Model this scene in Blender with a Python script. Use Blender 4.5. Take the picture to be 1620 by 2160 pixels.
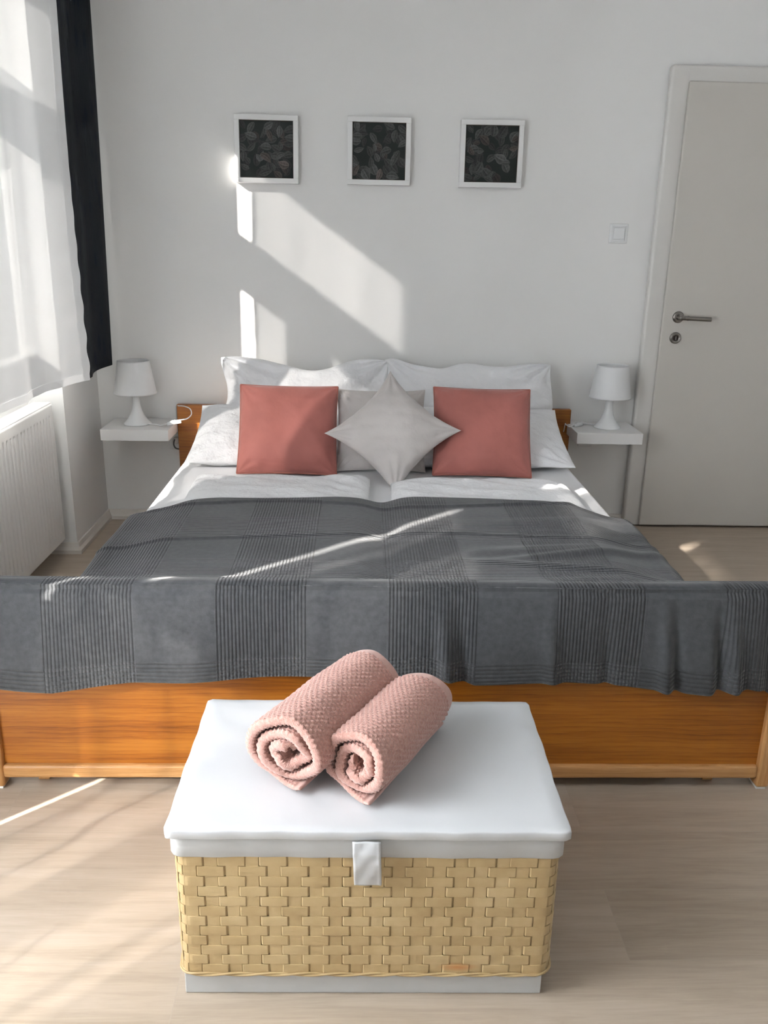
import bpy, bmesh, math, random
import numpy as np
from mathutils import Vector, Matrix, Euler
PI = math.pi
for o in list(bpy.data.objects): bpy.data.objects.remove(o)
scene = bpy.context.scene
COL = scene.collection

# ------------------------------------------------------------------ camera
F_PX, YAW, PITCH, ROLL = 1808.36, 0.0303462, 0.312989, 0.0192345
cy_, sy_, cp_, sp_ = math.cos(YAW), math.sin(YAW), math.cos(PITCH), math.sin(PITCH)
fwd = Vector((sy_*cp_, cy_*cp_, -sp_)); rgt = Vector((cy_, -sy_, 0)); up = rgt.cross(fwd)
c_, s_ = math.cos(ROLL), math.sin(ROLL)
r2 = c_*rgt + s_*up; u2 = -s_*rgt + c_*up
cam = bpy.data.objects.new('camera', bpy.data.cameras.new('camera')); COL.objects.link(cam)
M = Matrix((r2, u2, -fwd)).transposed().to_4x4(); M.translation = Vector((0, -4.01642, 1.345683))
cam.matrix_world = M
cam.data.sensor_fit = 'VERTICAL'; cam.data.sensor_height = 36; cam.data.lens = F_PX/2160*36
cam.data.clip_start = 0.05
scene.camera = cam

# ------------------------------------------------------------------ light and exposure
scene.view_settings.view_transform = 'Standard'; scene.view_settings.look = 'None'
scene.view_settings.gamma = 1; scene.view_settings.use_curve_mapping = False
scene.view_settings.exposure = 0.10
SUN_DIR = Vector((1.0, 0.90, -0.71))
SUN_STRENGTH = 28.0
SKY_COLOR, SKY_STRENGTH = (0.85, 0.925, 1.0), 3.0
sun = bpy.data.objects.new('sun', bpy.data.lights.new('sun', 'SUN')); COL.objects.link(sun)
sun.rotation_euler = SUN_DIR.to_track_quat('-Z', 'Y').to_euler(); sun.location = (-4, -5, 4)
sun.data.energy = SUN_STRENGTH; sun.data.angle = math.radians(0.85); sun.data.color = (1, 0.95, 0.88)
world = bpy.data.worlds.new('world'); scene.world = world; world.use_nodes = True
bg = world.node_tree.nodes['Background']
bg.inputs[0].default_value = (*SKY_COLOR, 1); bg.inputs[1].default_value = SKY_STRENGTH

# ------------------------------------------------------------------ room numbers
XW = -1.224            # room face of the left wall
XG = -1.50             # plane of the window frames
XO = -1.56             # outer face of the left wall
W1 = (-1.985, -0.48)    # niche and window 1 (y range)
W2 = (-3.76, -2.62)    # opening 2
XR, YF, ZC = 2.75, -5.3, 2.75
def portal(y0, y1, z0, z1):
    l = bpy.data.lights.new('window_portal', 'AREA'); l.shape = 'RECTANGLE'
    l.size = z1-z0; l.size_y = y1-y0; l.cycles.is_portal = True
    o = bpy.data.objects.new('window_portal', l); COL.objects.link(o)
    o.location = (XO-0.02, (y0+y1)/2, (z0+z1)/2)
    o.rotation_euler = (0, -PI/2, 0)
def fill_lamp(name, loc, rot, w, h, watts, col=(.92, .955, 1.0)):
    l = bpy.data.lights.new(name, 'AREA'); l.shape = 'RECTANGLE'; l.size = w; l.size_y = h; l.energy = watts; l.color = col
    o = bpy.data.objects.new(name, l); COL.objects.link(o); o.location = loc; o.rotation_euler = rot; return o
fill_lamp('fill_lamp_window_2', (XO-.03, -3.02, 1.50), (0, -PI/2, 0), 1.8, .62, 345)  # added lamp standing in for daylight, supplies most of the soft room light
portal(W1[0], W1[1], 0.85, 2.45); portal(W2[0], W2[1], 0.1, 2.45)

# ------------------------------------------------------------------ helpers
rng = np.random.default_rng(7); random.seed(7)
def mesh_obj(name, verts, faces, mat=None, parent=None, smooth=False, uv=None):
    me = bpy.data.meshes.new(name)
    me.from_pydata([tuple(map(float, v)) for v in verts], [], [tuple(map(int, f)) for f in faces])
    if smooth: me.polygons.foreach_set('use_smooth', [True]*len(me.polygons))
    if uv is not None:
        lay = me.uv_layers.new(name='UVMap'); li = np.empty(len(me.loops), dtype=np.int32)
        me.loops.foreach_get('vertex_index', li)
        lay.data.foreach_set('uv', np.asarray(uv, dtype=np.float32)[li].ravel())
    me.update(); o = bpy.data.objects.new(name, me); COL.objects.link(o)
    if mat: me.materials.append(mat)
    if parent: o.parent = parent
    return o
def bm_obj(name, bm, mat=None, parent=None, smooth=False):
    me = bpy.data.meshes.new(name); bmesh.ops.recalc_face_normals(bm, faces=bm.faces)
    bm.to_mesh(me); bm.free()
    if smooth: me.polygons.foreach_set('use_smooth', [True]*len(me.polygons))
    me.update(); o = bpy.data.objects.new(name, me); COL.objects.link(o)
    if mat: me.materials.append(mat)
    if parent: o.parent = parent
    return o
def box(bm, x0, x1, y0, y1, z0, z1, bev=0.0, seg=2):
    b = bmesh.new()
    bmesh.ops.create_cube(b, size=1)
    for v in b.verts:
        v.co = Vector((x0+(v.co.x+.5)*(x1-x0), y0+(v.co.y+.5)*(y1-y0), z0+(v.co.z+.5)*(z1-z0)))
    if bev > 0: bmesh.ops.bevel(b, geom=b.edges[:], offset=bev, segments=seg, affect='EDGES', profile=.5)
    me = bpy.data.meshes.new('t'); b.to_mesh(me); b.free(); bm.from_mesh(me); bpy.data.meshes.remove(me)
def box_obj(name, dims, mat, parent=None, bev=0.0, seg=2, smooth=False):
    bm = bmesh.new(); box(bm, *dims, bev=bev, seg=seg); return bm_obj(name, bm, mat, parent, smooth)
def lathe(name, prof, mat, parent=None, n=48, smooth=True, loc=(0, 0, 0), axis='z', pleat=0):
    V, Fc = [], []
    for k, (r, z) in enumerate(prof):
        for i in range(n):
            a = 2*PI*i/n; rr = r*(1+(pleat if i % 2 else -pleat))
            p = (rr*math.cos(a), rr*math.sin(a), z)
            if axis == 'y': p = (p[0], z, p[1])
            V.append((p[0]+loc[0], p[1]+loc[1], p[2]+loc[2]))
    for k in range(len(prof)-1):
        for i in range(n):
            j = (i+1) % n; Fc.append((k*n+i, k*n+j, (k+1)*n+j, (k+1)*n+i))
    return mesh_obj(name, V, Fc, mat, parent, smooth)
def tube(name, pts, r, mat, parent=None, n=10, closed=False, sub=6):
    # Catmull-Rom smoothed tube with capped ends
    P = [Vector(p) for p in pts]; Q = []
    m = len(P)
    rngk = range(m if closed else m-1)
    for k in rngk:
        p0 = P[(k-1) % m] if (closed or k > 0) else P[0]
        p1 = P[k]; p2 = P[(k+1) % m]; p3 = P[(k+2) % m] if (closed or k+2 < m) else P[-1]
        for s in range(sub):
            t = s/sub
            Q.append(0.5*((2*p1)+(-p0+p2)*t+(2*p0-5*p1+4*p2-p3)*t*t+(-p0+3*p1-3*p2+p3)*t**3))
    if not closed: Q.append(P[-1])
    V, Fc = [], []; L = len(Q); N = None
    for k, q in enumerate(Q):
        if closed: T = (Q[(k+1) % L]-Q[k-1]).normalized()
        else: T = (Q[min(k+1, L-1)]-Q[max(k-1, 0)]).normalized()
        if N is None: N = T.orthogonal().normalized()
        N = (N-T*N.dot(T)).normalized(); B = T.cross(N)
        for i in range(n):
            a = 2*PI*i/n; V.append(q+r*(math.cos(a)*N+math.sin(a)*B))
    for k in range(L if closed else L-1):
        k2 = (k+1) % L
        for i in range(n):
            j = (i+1) % n; Fc.append((k*n+i, k*n+j, k2*n+j, k2*n+i))
    if not closed: Fc.append(tuple(range(n-1, -1, -1))); Fc.append(tuple((L-1)*n+i for i in range(n)))
    return mesh_obj(name, V, Fc, mat, parent, True)
def grid_faces(nu, nv, off=0, wrap=False):
    f = []
    for i in range(nu if wrap else nu-1):
        i2 = (i+1) % nu
        for j in range(nv-1): f.append((off+i*nv+j, off+i2*nv+j, off+i2*nv+j+1, off+i*nv+j+1))
    return f
def empty(name, loc=(0, 0, 0), rot=(0, 0, 0)):
    o = bpy.data.objects.new(name, None); COL.objects.link(o); o.location = loc; o.rotation_euler = rot
    o.empty_display_size = 0.05; return o
def tag(o, label=None, cat=None, group=None, kind=None):
    if label: o['label'] = label
    if cat: o['category'] = cat
    if group: o['group'] = group
    if kind: o['kind'] = kind
    return o
def structure(o): o['kind'] = 'structure'; return o
def copy_tree(o, parent=None, kids=None):
    c = o.copy(); COL.objects.link(c)
    if parent: c.parent = parent; c.matrix_parent_inverse = o.matrix_parent_inverse
    for ch in list(o.children): copy_tree(ch, c)
    return c
def vnoise(P, seed, octaves=3):
    # smooth sum-of-sines noise, P (...,k) -> (...)
    g = np.random.default_rng(seed); out = 0; amp = 1.0; fr = 1.0; k = P.shape[-1]
    for o_ in range(octaves):
        for _ in range(5):
            d = g.normal(size=k); d /= np.linalg.norm(d); ph = g.uniform(0, 2*PI)
            out = out + amp*np.sin(fr*(P@d)*g.uniform(.7, 1.4)+ph)/3
        amp *= .5; fr *= 2
    return out

# ------------------------------------------------------------------ materials
def new_mat(name):
    m = bpy.data.materials.new(name); m.use_nodes = True; nt = m.node_tree
    b = nt.nodes['Principled BSDF']; return m, nt, b
def nd(nt, typ, **kw):
    n = nt.nodes.new(typ)
    for k, v in kw.items():
        if k.startswith('i_'): n.inputs[k[2:].replace('_', ' ')].default_value = v
        elif k.startswith('n_'): n.inputs[int(k[2:])].default_value = v
        else: setattr(n, k, v)
    return n
def math_n(nt, op, a, b=None):
    n = nt.nodes.new('ShaderNodeMath'); n.operation = op
    for i, v in enumerate((a, b)):
        if v is None: continue
        if isinstance(v, (int, float)): n.inputs[i].default_value = v
        else: nt.links.new(v, n.inputs[i])
    return n.outputs[0]
def bump(nt, b, height, dist, strength=1.0, chain=None):
    n = nt.nodes.new('ShaderNodeBump'); n.inputs['Distance'].default_value = dist; n.inputs['Strength'].default_value = strength
    nt.links.new(height, n.inputs['Height'])
    if chain: nt.links.new(chain, n.inputs['Normal'])
    nt.links.new(n.outputs[0], b.inputs['Normal']); return n.outputs[0]
def noise(nt, scale, detail=3, vec=None, mapscale=None, rough=.5, coord='Object'):
    tc = nd(nt, 'ShaderNodeTexCoord'); n = nd(nt, 'ShaderNodeTexNoise', i_Scale=scale, i_Detail=detail, i_Roughness=rough)
    src = tc.outputs[coord]
    if mapscale:
        mp = nd(nt, 'ShaderNodeMapping'); mp.inputs['Scale'].default_value = mapscale
        nt.links.new(src, mp.inputs[0]); src = mp.outputs[0]
    nt.links.new(src, n.inputs['Vector']); return n.outputs['Fac']
def ramp(nt, fac, stops):
    r = nt.nodes.new('ShaderNodeValToRGB'); el = r.color_ramp.elements
    while len(el) < len(stops): el.new(.5)
    for e, (p, c) in zip(el, stops): e.position = p; e.color = (*c, 1)
    nt.links.new(fac, r.inputs[0]); return r.outputs[0]
def plain(name, col, rough=.5, bumpd=0, bscale=40, metal=0, spec=.5, sheen=0, var=0.0, vscale=6, coat=0):
    m, nt, b = new_mat(name)
    b.inputs['Base Color'].default_value = (*col, 1); b.inputs['Roughness'].default_value = rough
    b.inputs['Metallic'].default_value = metal; b.inputs['Specular IOR Level'].default_value = spec
    b.inputs['Sheen Weight'].default_value = sheen; b.inputs['Coat Weight'].default_value = coat
    if var:
        f = noise(nt, vscale, 4)
        lo = tuple(max(0, c*(1-var)) for c in col); hi = tuple(min(1, c*(1+var)) for c in col)
        nt.links.new(ramp(nt, f, [(.3, lo), (.7, hi)]), b.inputs['Base Color'])
    if bumpd: bump(nt, b, noise(nt, bscale, 3), bumpd)
    return m
M_wall = plain('wall_paint', (.87, .865, .85), .85, bumpd=.0012, bscale=14, var=.012, vscale=3)
M_ceil = plain('ceiling_paint', (.86, .86, .85), .9, var=.01)
M_gloss = plain('white_gloss_paint', (.70, .68, .65), .38, bumpd=.0001, bscale=60, var=.008)
M_door = plain('door_lacquer', (.60, .57, .525), .45, var=.01, vscale=2)
M_skirt = plain('skirting_paint', (.74, .70, .65), .4, var=.02)
M_rad = plain('radiator_enamel', (.80, .79, .77), .35, var=.01)
M_shelf = plain('white_laminate', (.82, .81, .80), .4, var=.01)
M_plastic = plain('white_plastic', (.85, .86, .86), .22, var=.01)
M_cable = plain('white_cable', (.85, .85, .85), .4, var=.01)
M_chrome = plain('brushed_nickel', (.25, .235, .22), .28, metal=1, var=.06, vscale=80)
M_dark = plain('dark_slot', (.03, .02, .015), .6, var=.1)
M_under = plain('dark_plywood', (.10, .06, .035), .8, var=.1)
M_frame = plain('frame_paint', (.84, .84, .83), .35, var=.01)
M_pvc = plain('window_frame_paint', (.82, .82, .80), .35, var=.01)
M_felt = plain('felt_pad', (.85, .84, .82), .9, var=.03)

# lid vinyl: soft white with faint clouding of its padding
M_lid = plain('white_leatherette', (.645, .655, .665), .42, bumpd=.0035, bscale=7, var=.015, vscale=5)
M_liner = plain('white_liner', (.54, .545, .54), .5, bumpd=.002, bscale=9, var=.02, vscale=6)

def wood(name, c0, c1, c2, scale=(1.2, 22, 22), rough=.42, dist=.0003, along='X'):
    m, nt, b = new_mat(name)
    f1 = noise(nt, 1.6, 4, mapscale=tuple(v*.5 if v > 2 else v for v in scale), rough=.5)
    f2 = noise(nt, 9.0, 4, mapscale=(scale[0]*1.2, scale[1]*2.5, scale[2]*2.5), rough=.75)
    # growth rings cut lengthwise: long drifting lines
    tc = nd(nt, 'ShaderNodeTexCoord'); mp = nd(nt, 'ShaderNodeMapping')
    mp.inputs['Scale'].default_value = (.16, 1, 1) if along == 'X' else (1, 1, .16)
    nt.links.new(tc.outputs['Object'], mp.inputs[0])
    wv = nd(nt, 'ShaderNodeTexWave', wave_type='BANDS', bands_direction='Z' if along == 'X' else 'X', wave_profile='SAW', i_Scale=24.0, i_Distortion=8.0, i_Detail=3.0, i_Detail_Scale=.9, i_Detail_Roughness=.55)
    nt.links.new(mp.outputs[0], wv.inputs['Vector'])
    line = math_n(nt, 'POWER', wv.outputs['Fac'], 3.0)
    mx = math_n(nt, 'ADD', math_n(nt, 'MULTIPLY', f1, .55), math_n(nt, 'MULTIPLY', f2, .45))
    mx = math_n(nt, 'SUBTRACT', math_n(nt, 'ADD', mx, .035), math_n(nt, 'MULTIPLY', line, .10))
    nt.links.new(ramp(nt, mx, [(.36, c0), (.5, c1), (.62, c2)]), b.inputs['Base Color'])
    b.inputs['Roughness'].default_value = rough; b.inputs['Coat Weight'].default_value = .12
    b.inputs['Coat Roughness'].default_value = .3
    bump(nt, b, mx, dist); return m
M_oak = wood('honey_oak', (.20, .056, .003), (.335, .105, .007), (.42, .152, .015), scale=(1.0, 16, 26))
M_oak_l = wood('oak_edge', (.40, .19, .06), (.50, .255, .09), (.58, .33, .14), scale=(1.0, 20, 20))
M_oak_v = wood('oak_upright', (.40, .19, .06), (.50, .255, .09), (.58, .33, .14), scale=(20, 20, 1.0), along='Z')

def floor_mat():
    m, nt, b = new_mat('pale_laminate_planks')
    tc = nd(nt, 'ShaderNodeTexCoord')
    br = nd(nt, 'ShaderNodeTexBrick', offset=.37, i_Scale=1.0, i_Mortar_Size=.0009, i_Mortar_Smooth=.3, i_Bias=0, i_Brick_Width=1.38, i_Row_Height=.19)
    br.inputs['Color1'].default_value = (0, 0, 0, 1); br.inputs['Color2'].default_value = (1, 1, 1, 1); br.inputs['Mortar'].default_value = (.5, .5, .5, 1)
    mp0 = nd(nt, 'ShaderNodeMapping'); mp0.inputs['Location'].default_value = (.33, .04, 0)
    nt.links.new(tc.outputs['Object'], mp0.inputs[0]); nt.links.new(mp0.outputs[0], br.inputs['Vector'])
    # per-plank offset of the grain
    off = nd(nt, 'ShaderNodeVectorMath', operation='SCALE'); nt.links.new(br.outputs['Color'], off.inputs[0]); off.inputs['Scale'].default_value = 7.3
    add = nd(nt, 'ShaderNodeVectorMath', operation='ADD'); nt.links.new(tc.outputs['Object'], add.inputs[0]); nt.links.new(off.outputs[0], add.inputs[1])
    mp = nd(nt, 'ShaderNodeMapping'); mp.inputs['Scale'].default_value = (1.1, 13, 1); nt.links.new(add.outputs[0], mp.inputs[0])
    n1 = nd(nt, 'ShaderNodeTexNoise', i_Scale=2.2, i_Detail=6, i_Roughness=.62, i_Distortion=.7); nt.links.new(mp.outputs[0], n1.inputs['Vector'])
    mp2 = nd(nt, 'ShaderNodeMapping'); mp2.inputs['Scale'].default_value = (3, 90, 1); nt.links.new(add.outputs[0], mp2.inputs[0])
    n2 = nd(nt, 'ShaderNodeTexNoise', i_Scale=3, i_Detail=4, i_Roughness=.7); nt.links.new(mp2.outputs[0], n2.inputs['Vector'])
    g = math_n(nt, 'ADD', math_n(nt, 'MULTIPLY', n1.outputs['Fac'], .6), math_n(nt, 'MULTIPLY', n2.outputs['Fac'], .28))
    g = math_n(nt, 'ADD', g, math_n(nt, 'MULTIPLY', br.outputs['Color'], .10))
    col = ramp(nt, g, [(.32, (.355, .285, .215)), (.5, (.445, .365, .285)), (.68, (.51, .43, .35))])
    mix = nd(nt, 'ShaderNodeMix', data_type='RGBA'); nt.links.new(br.outputs['Fac'], mix.inputs['Factor'])
    nt.links.new(col, mix.inputs[6]); mix.inputs[7].default_value = (.42, .35, .28, 1)
    nt.links.new(mix.outputs[2], b.inputs['Base Color'])
    b.inputs['Roughness'].default_value = .42; b.inputs['Specular IOR Level'].default_value = .4
    bump(nt, b, g, .0008); return m
M_floor = floor_mat()

def cloth(name, col, rough=.8, sheen=.3, weave=900, wd=.0002, var=.03, big=0, trans=0):
    m, nt, b = new_mat(name)
    b.inputs['Base Color'].default_value = (*col, 1); b.inputs['Roughness'].default_value = rough
    b.inputs['Sheen Weight'].default_value = sheen; b.inputs['Sheen Roughness'].default_value = .4
    b.inputs['Specular IOR Level'].default_value = .2
    if var:
        f = noise(nt, 5, 4)
        nt.links.new(ramp(nt, f, [(.3, tuple(c*(1-var) for c in col)), (.7, tuple(min(1, c*(1+var)) for c in col))]), b.inputs['Base Color'])
    ch = bump(nt, b, noise(nt, weave, 2), wd)
    if big: bump(nt, b, noise(nt, 9, 4, rough=.6), big, chain=ch)
    return m
M_sheet = cloth('white_sheet', (.88, .885, .90), big=.002)
M_pillow = cloth('white_pillowcase', (.90, .905, .92), big=.022, var=.01)
M_duvet = cloth('white_duvet', (.89, .895, .91), big=.022, var=.01)
M_pink = cloth('dusty_pink_velvet', (.42, .150, .125), rough=.6, sheen=.4, var=.14, big=.006)
M_pink_l = cloth('light_pink_velvet', (.56, .265, .22), rough=.55, sheen=.6, var=.12, big=.002)
M_piping = cloth('pink_piping', (.36, .13, .10), rough=.7, sheen=.3, var=.05)
M_grey = cloth('pale_grey_velvet', (.60, .56, .54), rough=.6, sheen=.5, var=.08, big=.008)

def blanket_mat():
    m, nt, b = new_mat('charcoal_ribbed_cotton')
    uv = nd(nt, 'ShaderNodeUVMap'); sp = nd(nt, 'ShaderNodeSeparateXYZ'); nt.links.new(uv.outputs[0], sp.inputs[0])
    U, V = sp.outputs[0], sp.outputs[1]
    # soft waver of the threads
    wv = noise(nt, 6, 2)
    def band(x, period, start, width):
        f = math_n(nt, 'FRACT', math_n(nt, 'DIVIDE', math_n(nt, 'SUBTRACT', x, start-100*period), period))
        return math_n(nt, 'LESS_THAN', f, width/period)
    def ribs(x, pitch): return math_n(nt, 'POWER', math_n(nt, 'ADD', math_n(nt, 'MULTIPLY', math_n(nt, 'SINE', math_n(nt, 'MULTIPLY', x, 2*PI/pitch)), .5), .5), .6)
    mu = band(U, .402, -.335, .214)
    mv = band(V, .36, .335, .20)             # V = metres up from the foot hem
    hem = math_n(nt, 'LESS_THAN', V, .055)
    rid = math_n(nt, 'MULTIPLY', math_n(nt, 'GREATER_THAN', V, .262), math_n(nt, 'LESS_THAN', V, .30))
    front = math_n(nt, 'LESS_THAN', V, .31)
    mv = math_n(nt, 'MULTIPLY', mv, math_n(nt, 'SUBTRACT', 1.0, front))
    mv = math_n(nt, 'MAXIMUM', mv, math_n(nt, 'MAXIMUM', hem, rid))
    ru = math_n(nt, 'MULTIPLY', ribs(U, .0086), mu)
    rv = math_n(nt, 'MULTIPLY', ribs(V, .0100), mv)
    h = math_n(nt, 'ADD', ru, rv)
    fine = noise(nt, 260, 3, coord='UV', mapscale=(1, 1, 1))
    col = ramp(nt, noise(nt, 70, 4), [(.3, (.053, .056, .060)), (.7, (.074, .077, .081))])
    # furrows darkened in the colour, as shade between the ribs
    mix = nd(nt, 'ShaderNodeMix', data_type='RGBA', blend_type='MULTIPLY'); 
    mm = math_n(nt, 'MAXIMUM', mu, mv)
    hh = math_n(nt, 'MULTIPLY', math_n(nt, 'SUBTRACT', 1.0, math_n(nt, 'MINIMUM', h, 1.0)), mm)
    nt.links.new(hh, mix.inputs['Factor']); nt.links.new(col, mix.inputs[6]); mix.inputs[7].default_value = (.66, .66, .66, 1)
    nt.links.new(mix.outputs[2], b.inputs['Base Color'])
    b.inputs['Roughness'].default_value = .85; b.inputs['Sheen Weight'].default_value = .25; b.inputs['Specular IOR Level'].default_value = .15
    c1 = bump(nt, b, h, .0016, 1.0); bump(nt, b, fine, .0006, 1.0, chain=c1)
    return m
M_blanket = blanket_mat()

def sheer_mat(name, opac, facing, through, col=(.92, .93, .94)):
    m = bpy.data.materials.new(name); m.use_nodes = True; nt = m.node_tree; nt.nodes.clear()
    out = nd(nt, 'ShaderNodeOutputMaterial')
    d = nd(nt, 'ShaderNodeBsdfDiffuse'); t = nd(nt, 'ShaderNodeBsdfTranslucent'); tr = nd(nt, 'ShaderNodeBsdfTransparent')
    d.inputs[0].default_value = (*col, 1); t.inputs[0].default_value = (*col, 1)
    m1 = nd(nt, 'ShaderNodeMixShader'); m1.inputs[0].default_value = through
    nt.links.new(d.outputs[0], m1.inputs[1]); nt.links.new(t.outputs[0], m1.inputs[2])
    # the steeper one looks at the weave, the less light passes straight through it
    lw = nd(nt, 'ShaderNodeLayerWeight'); lw.inputs['Blend'].default_value = .5
    fac = math_n(nt, 'MINIMUM', math_n(nt, 'ADD', math_n(nt, 'MULTIPLY', lw.outputs['Facing'], facing), opac), 1.0)
    m2 = nd(nt, 'ShaderNodeMixShader'); nt.links.new(fac, m2.inputs[0])
    nt.links.new(tr.outputs[0], m2.inputs[1]); nt.links.new(m1.outputs[0], m2.inputs[2])
    nt.links.new(m2.outputs[0], out.inputs[0]); return m
M_sheer = sheer_mat('sheer_voile', .90, .08, .036); M_sheer_hem = sheer_mat('sheer_hem_voile', .95, .1, .06)
M_sheer_loose = sheer_mat('loose_sheer_voile', .875, .20, .30)

def dark_curtain_mat():
    m, nt, b = new_mat('dark_floral_curtain')
    tc = nd(nt, 'ShaderNodeTexCoord')
    mp = nd(nt, 'ShaderNodeMapping'); mp.inputs['Scale'].default_value = (1, 16, 5); nt.links.new(tc.outputs['Object'], mp.inputs[0])
    v = nd(nt, 'ShaderNodeTexVoronoi', i_Scale=1.6, feature='F1'); nt.links.new(mp.outputs[0], v.inputs['Vector'])
    nt.links.new(ramp(nt, v.outputs['Distance'], [(.22, (.006, .009, .018)), (.34, (.013, .016, .021)), (1, (.016, .019, .023))]), b.inputs['Base Color'])
    b.inputs['Roughness'].default_value = .7; b.inputs['Specular IOR Level'].default_value = .12
    bump(nt, b, noise(nt, 12, 3, mapscale=(1, 3, .5)), .003); return m
M_curtain = dark_curtain_mat()

def glass_mat():
    m = bpy.data.materials.new('window_glass'); m.use_nodes = True; nt = m.node_tree; nt.nodes.clear()
    out = nd(nt, 'ShaderNodeOutputMaterial'); tr = nd(nt, 'ShaderNodeBsdfTransparent'); g = nd(nt, 'ShaderNodeBsdfGlossy', i_Roughness=.02)
    mx = nd(nt, 'ShaderNodeMixShader'); mx.inputs[0].default_value = .05
    nt.links.new(tr.outputs[0], mx.inputs[1]); nt.links.new(g.outputs[0], mx.inputs[2])
    nt.links.new(mx.outputs[0], out.inputs[0]); return m
M_glass = glass_mat()

def straw_mat():
    m, nt, b = new_mat('split_bamboo_strip')
    at = nd(nt, 'ShaderNodeAttribute', attribute_name='tone')
    n1 = noise(nt, 30, 5, mapscale=(1, 1, 1)); n2 = noise(nt, 8, 3)
    f = math_n(nt, 'ADD', math_n(nt, 'MULTIPLY', n1, .42), math_n(nt, 'ADD', math_n(nt, 'MULTIPLY', n2, .42), math_n(nt, 'MULTIPLY', at.outputs['Fac'], .16)))
    col = ramp(nt, f, [(.3, (.42, .295, .140)), (.5, (.50, .365, .185)), (.7, (.57, .43, .235))])
    # one orange stain low on the front
    tc = nd(nt, 'ShaderNodeTexCoord'); vm = nd(nt, 'ShaderNodeMapping'); vm.inputs['Location'].default_value = (-.168*22, 0, -.068*85)
    vm.inputs['Scale'].default_value = (22, 0, 85); nt.links.new(tc.outputs['Object'], vm.inputs[0])
    ln = nd(nt, 'ShaderNodeVectorMath', operation='LENGTH'); nt.links.new(vm.outputs[0], ln.inputs[0])
    st = ramp(nt, ln.outputs['Value'], [(.0, (.85, .85, .85)), (.9, (0, 0, 0))])
    mix = nd(nt, 'ShaderNodeMix', data_type='RGBA'); nt.links.new(st, mix.inputs['Factor']); nt.links.new(col, mix.inputs[6]); mix.inputs[7].default_value = (.52, .20, .05, 1)
    nt.links.new(mix.outputs[2], b.inputs['Base Color']); b.inputs['Roughness'].default_value = .45
    bump(nt, b, noise(nt, 60, 3, mapscale=(1, 1, 6)), .0003); return m
M_straw = straw_mat()

def towel_mat(name, rib):
    m, nt, b = new_mat(name)
    c = [(.47, .25, .205), (.60, .355, .30)] if rib else [(.56, .34, .29), (.60, .38, .33)]
    nt.links.new(ramp(nt, noise(nt, 160, 3), [(.3, c[0]), (.7, c[1])]), b.inputs['Base Color'])
    b.inputs['Roughness'].default_value = .95; b.inputs['Sheen Weight'].default_value = .4; b.inputs['Specular IOR Level'].default_value = .1
    bump(nt, b, noise(nt, 420, 3), .0016 if rib else .0003); return m
M_towel = towel_mat('pink_terry', True); M_towel_hem = towel_mat('pink_flat_hem', False)

def shade_mat():
    m, nt, b = new_mat('translucent_white_shade')
    b.inputs['Base Color'].default_value = (.95, .955, .96, 1); b.inputs['Roughness'].default_value = .35
    b.inputs['Subsurface Weight'].default_value = 0; b.inputs['Transmission Weight'].default_value = 0
    out = [n for n in nt.nodes if n.type == 'OUTPUT_MATERIAL'][0]
    t = nd(nt, 'ShaderNodeBsdfTranslucent'); t.inputs[0].default_value = (.95, .955, .96, 1)
    mx = nd(nt, 'ShaderNodeMixShader'); mx.inputs[0].default_value = .2
    nt.links.new(b.outputs[0], mx.inputs[1]); nt.links.new(t.outputs[0], mx.inputs[2]); nt.links.new(mx.outputs[0], out.inputs[0])
    bump(nt, b, noise(nt, 30, 2), .0001); return m
M_shade = shade_mat()

def print_mat():
    m, nt, b = new_mat('dark_leaf_print')
    at = nd(nt, 'ShaderNodeAttribute', attribute_name='leafcol')
    nt.links.new(at.outputs['Color'], b.inputs['Base Color']); b.inputs['Roughness'].default_value = .5; b.inputs['Specular IOR Level'].default_value = .25
    return m
M_print = print_mat()

# ------------------------------------------------------------------ room shell
structure(box_obj('floor', (XO, XR, YF, 0.12, -0.08, 0), M_floor))
structure(box_obj('ceiling', (XO, XR+.1, YF-.1, 0.12, ZC, ZC+.1), M_ceil))
structure(box_obj('wall_back', (XO, XR+.1, 0, 0.12, 0, ZC), M_wall))
structure(box_obj('wall_right', (XR, XR+.1, YF, 0, 0, ZC), M_wall))
structure(box_obj('wall_front', (XO, XR+.1, YF-.1, YF, 0, ZC), M_wall))
bm = bmesh.new()
box(bm, XO, XW, W1[1], 0, 0, ZC)                       # beside the bed corner
box(bm, XO, XW, W2[1], W1[0], 0, ZC)                   # pier
box(bm, XO, XW, YF, W2[0], 0, ZC)
box(bm, XO, -1.37, W1[0], W1[1], 0, 0.84)              # thin niche back behind the radiator
box(bm, XO, XW, W1[0], W1[1], 2.46, ZC)
box(bm, XO, XW, W2[0], W2[1], 2.27, ZC)
box(bm, XO, XW, W2[0], W2[1], 0, 0.06)
structure(bm_obj('wall_left', bm, M_wall))

def skirting(name, path, h=.048, d=.02):
    # profile swept round mitred corners; path = list of (point, outward normal) in plan
    prof = [(0, 0), (d, 0), (d, h*.35), (d*.62, h*.62), (d*.5, h*.82), (d*.38, h), (0, h)]
    V, Fc = [], []
    for (x, y), (nx, ny) in path:
        for a, z in prof: V.append((x+nx*a, y+ny*a, z+.0005))
    n = len(prof)
    for k in range(len(path)-1):
        for i in range(n): Fc.append((k*n+i, k*n+(i+1) % n, (k+1)*n+(i+1) % n, (k+1)*n+i))
    Fc.append(tuple(range(n))); Fc.append(tuple(range((len(path)-1)*n, len(path)*n)))
    return structure(mesh_obj(name, V, Fc, M_skirt))
skirting('baseboard_back', [((XW, 0), (1, -1)), ((1.30, 0), (0, -1))])
skirting('baseboard_left', [((-1.37, W1[1]), (0, -1)), ((XW, W1[1]), (1, -1)), ((XW, 0), (1, -1))])
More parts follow.
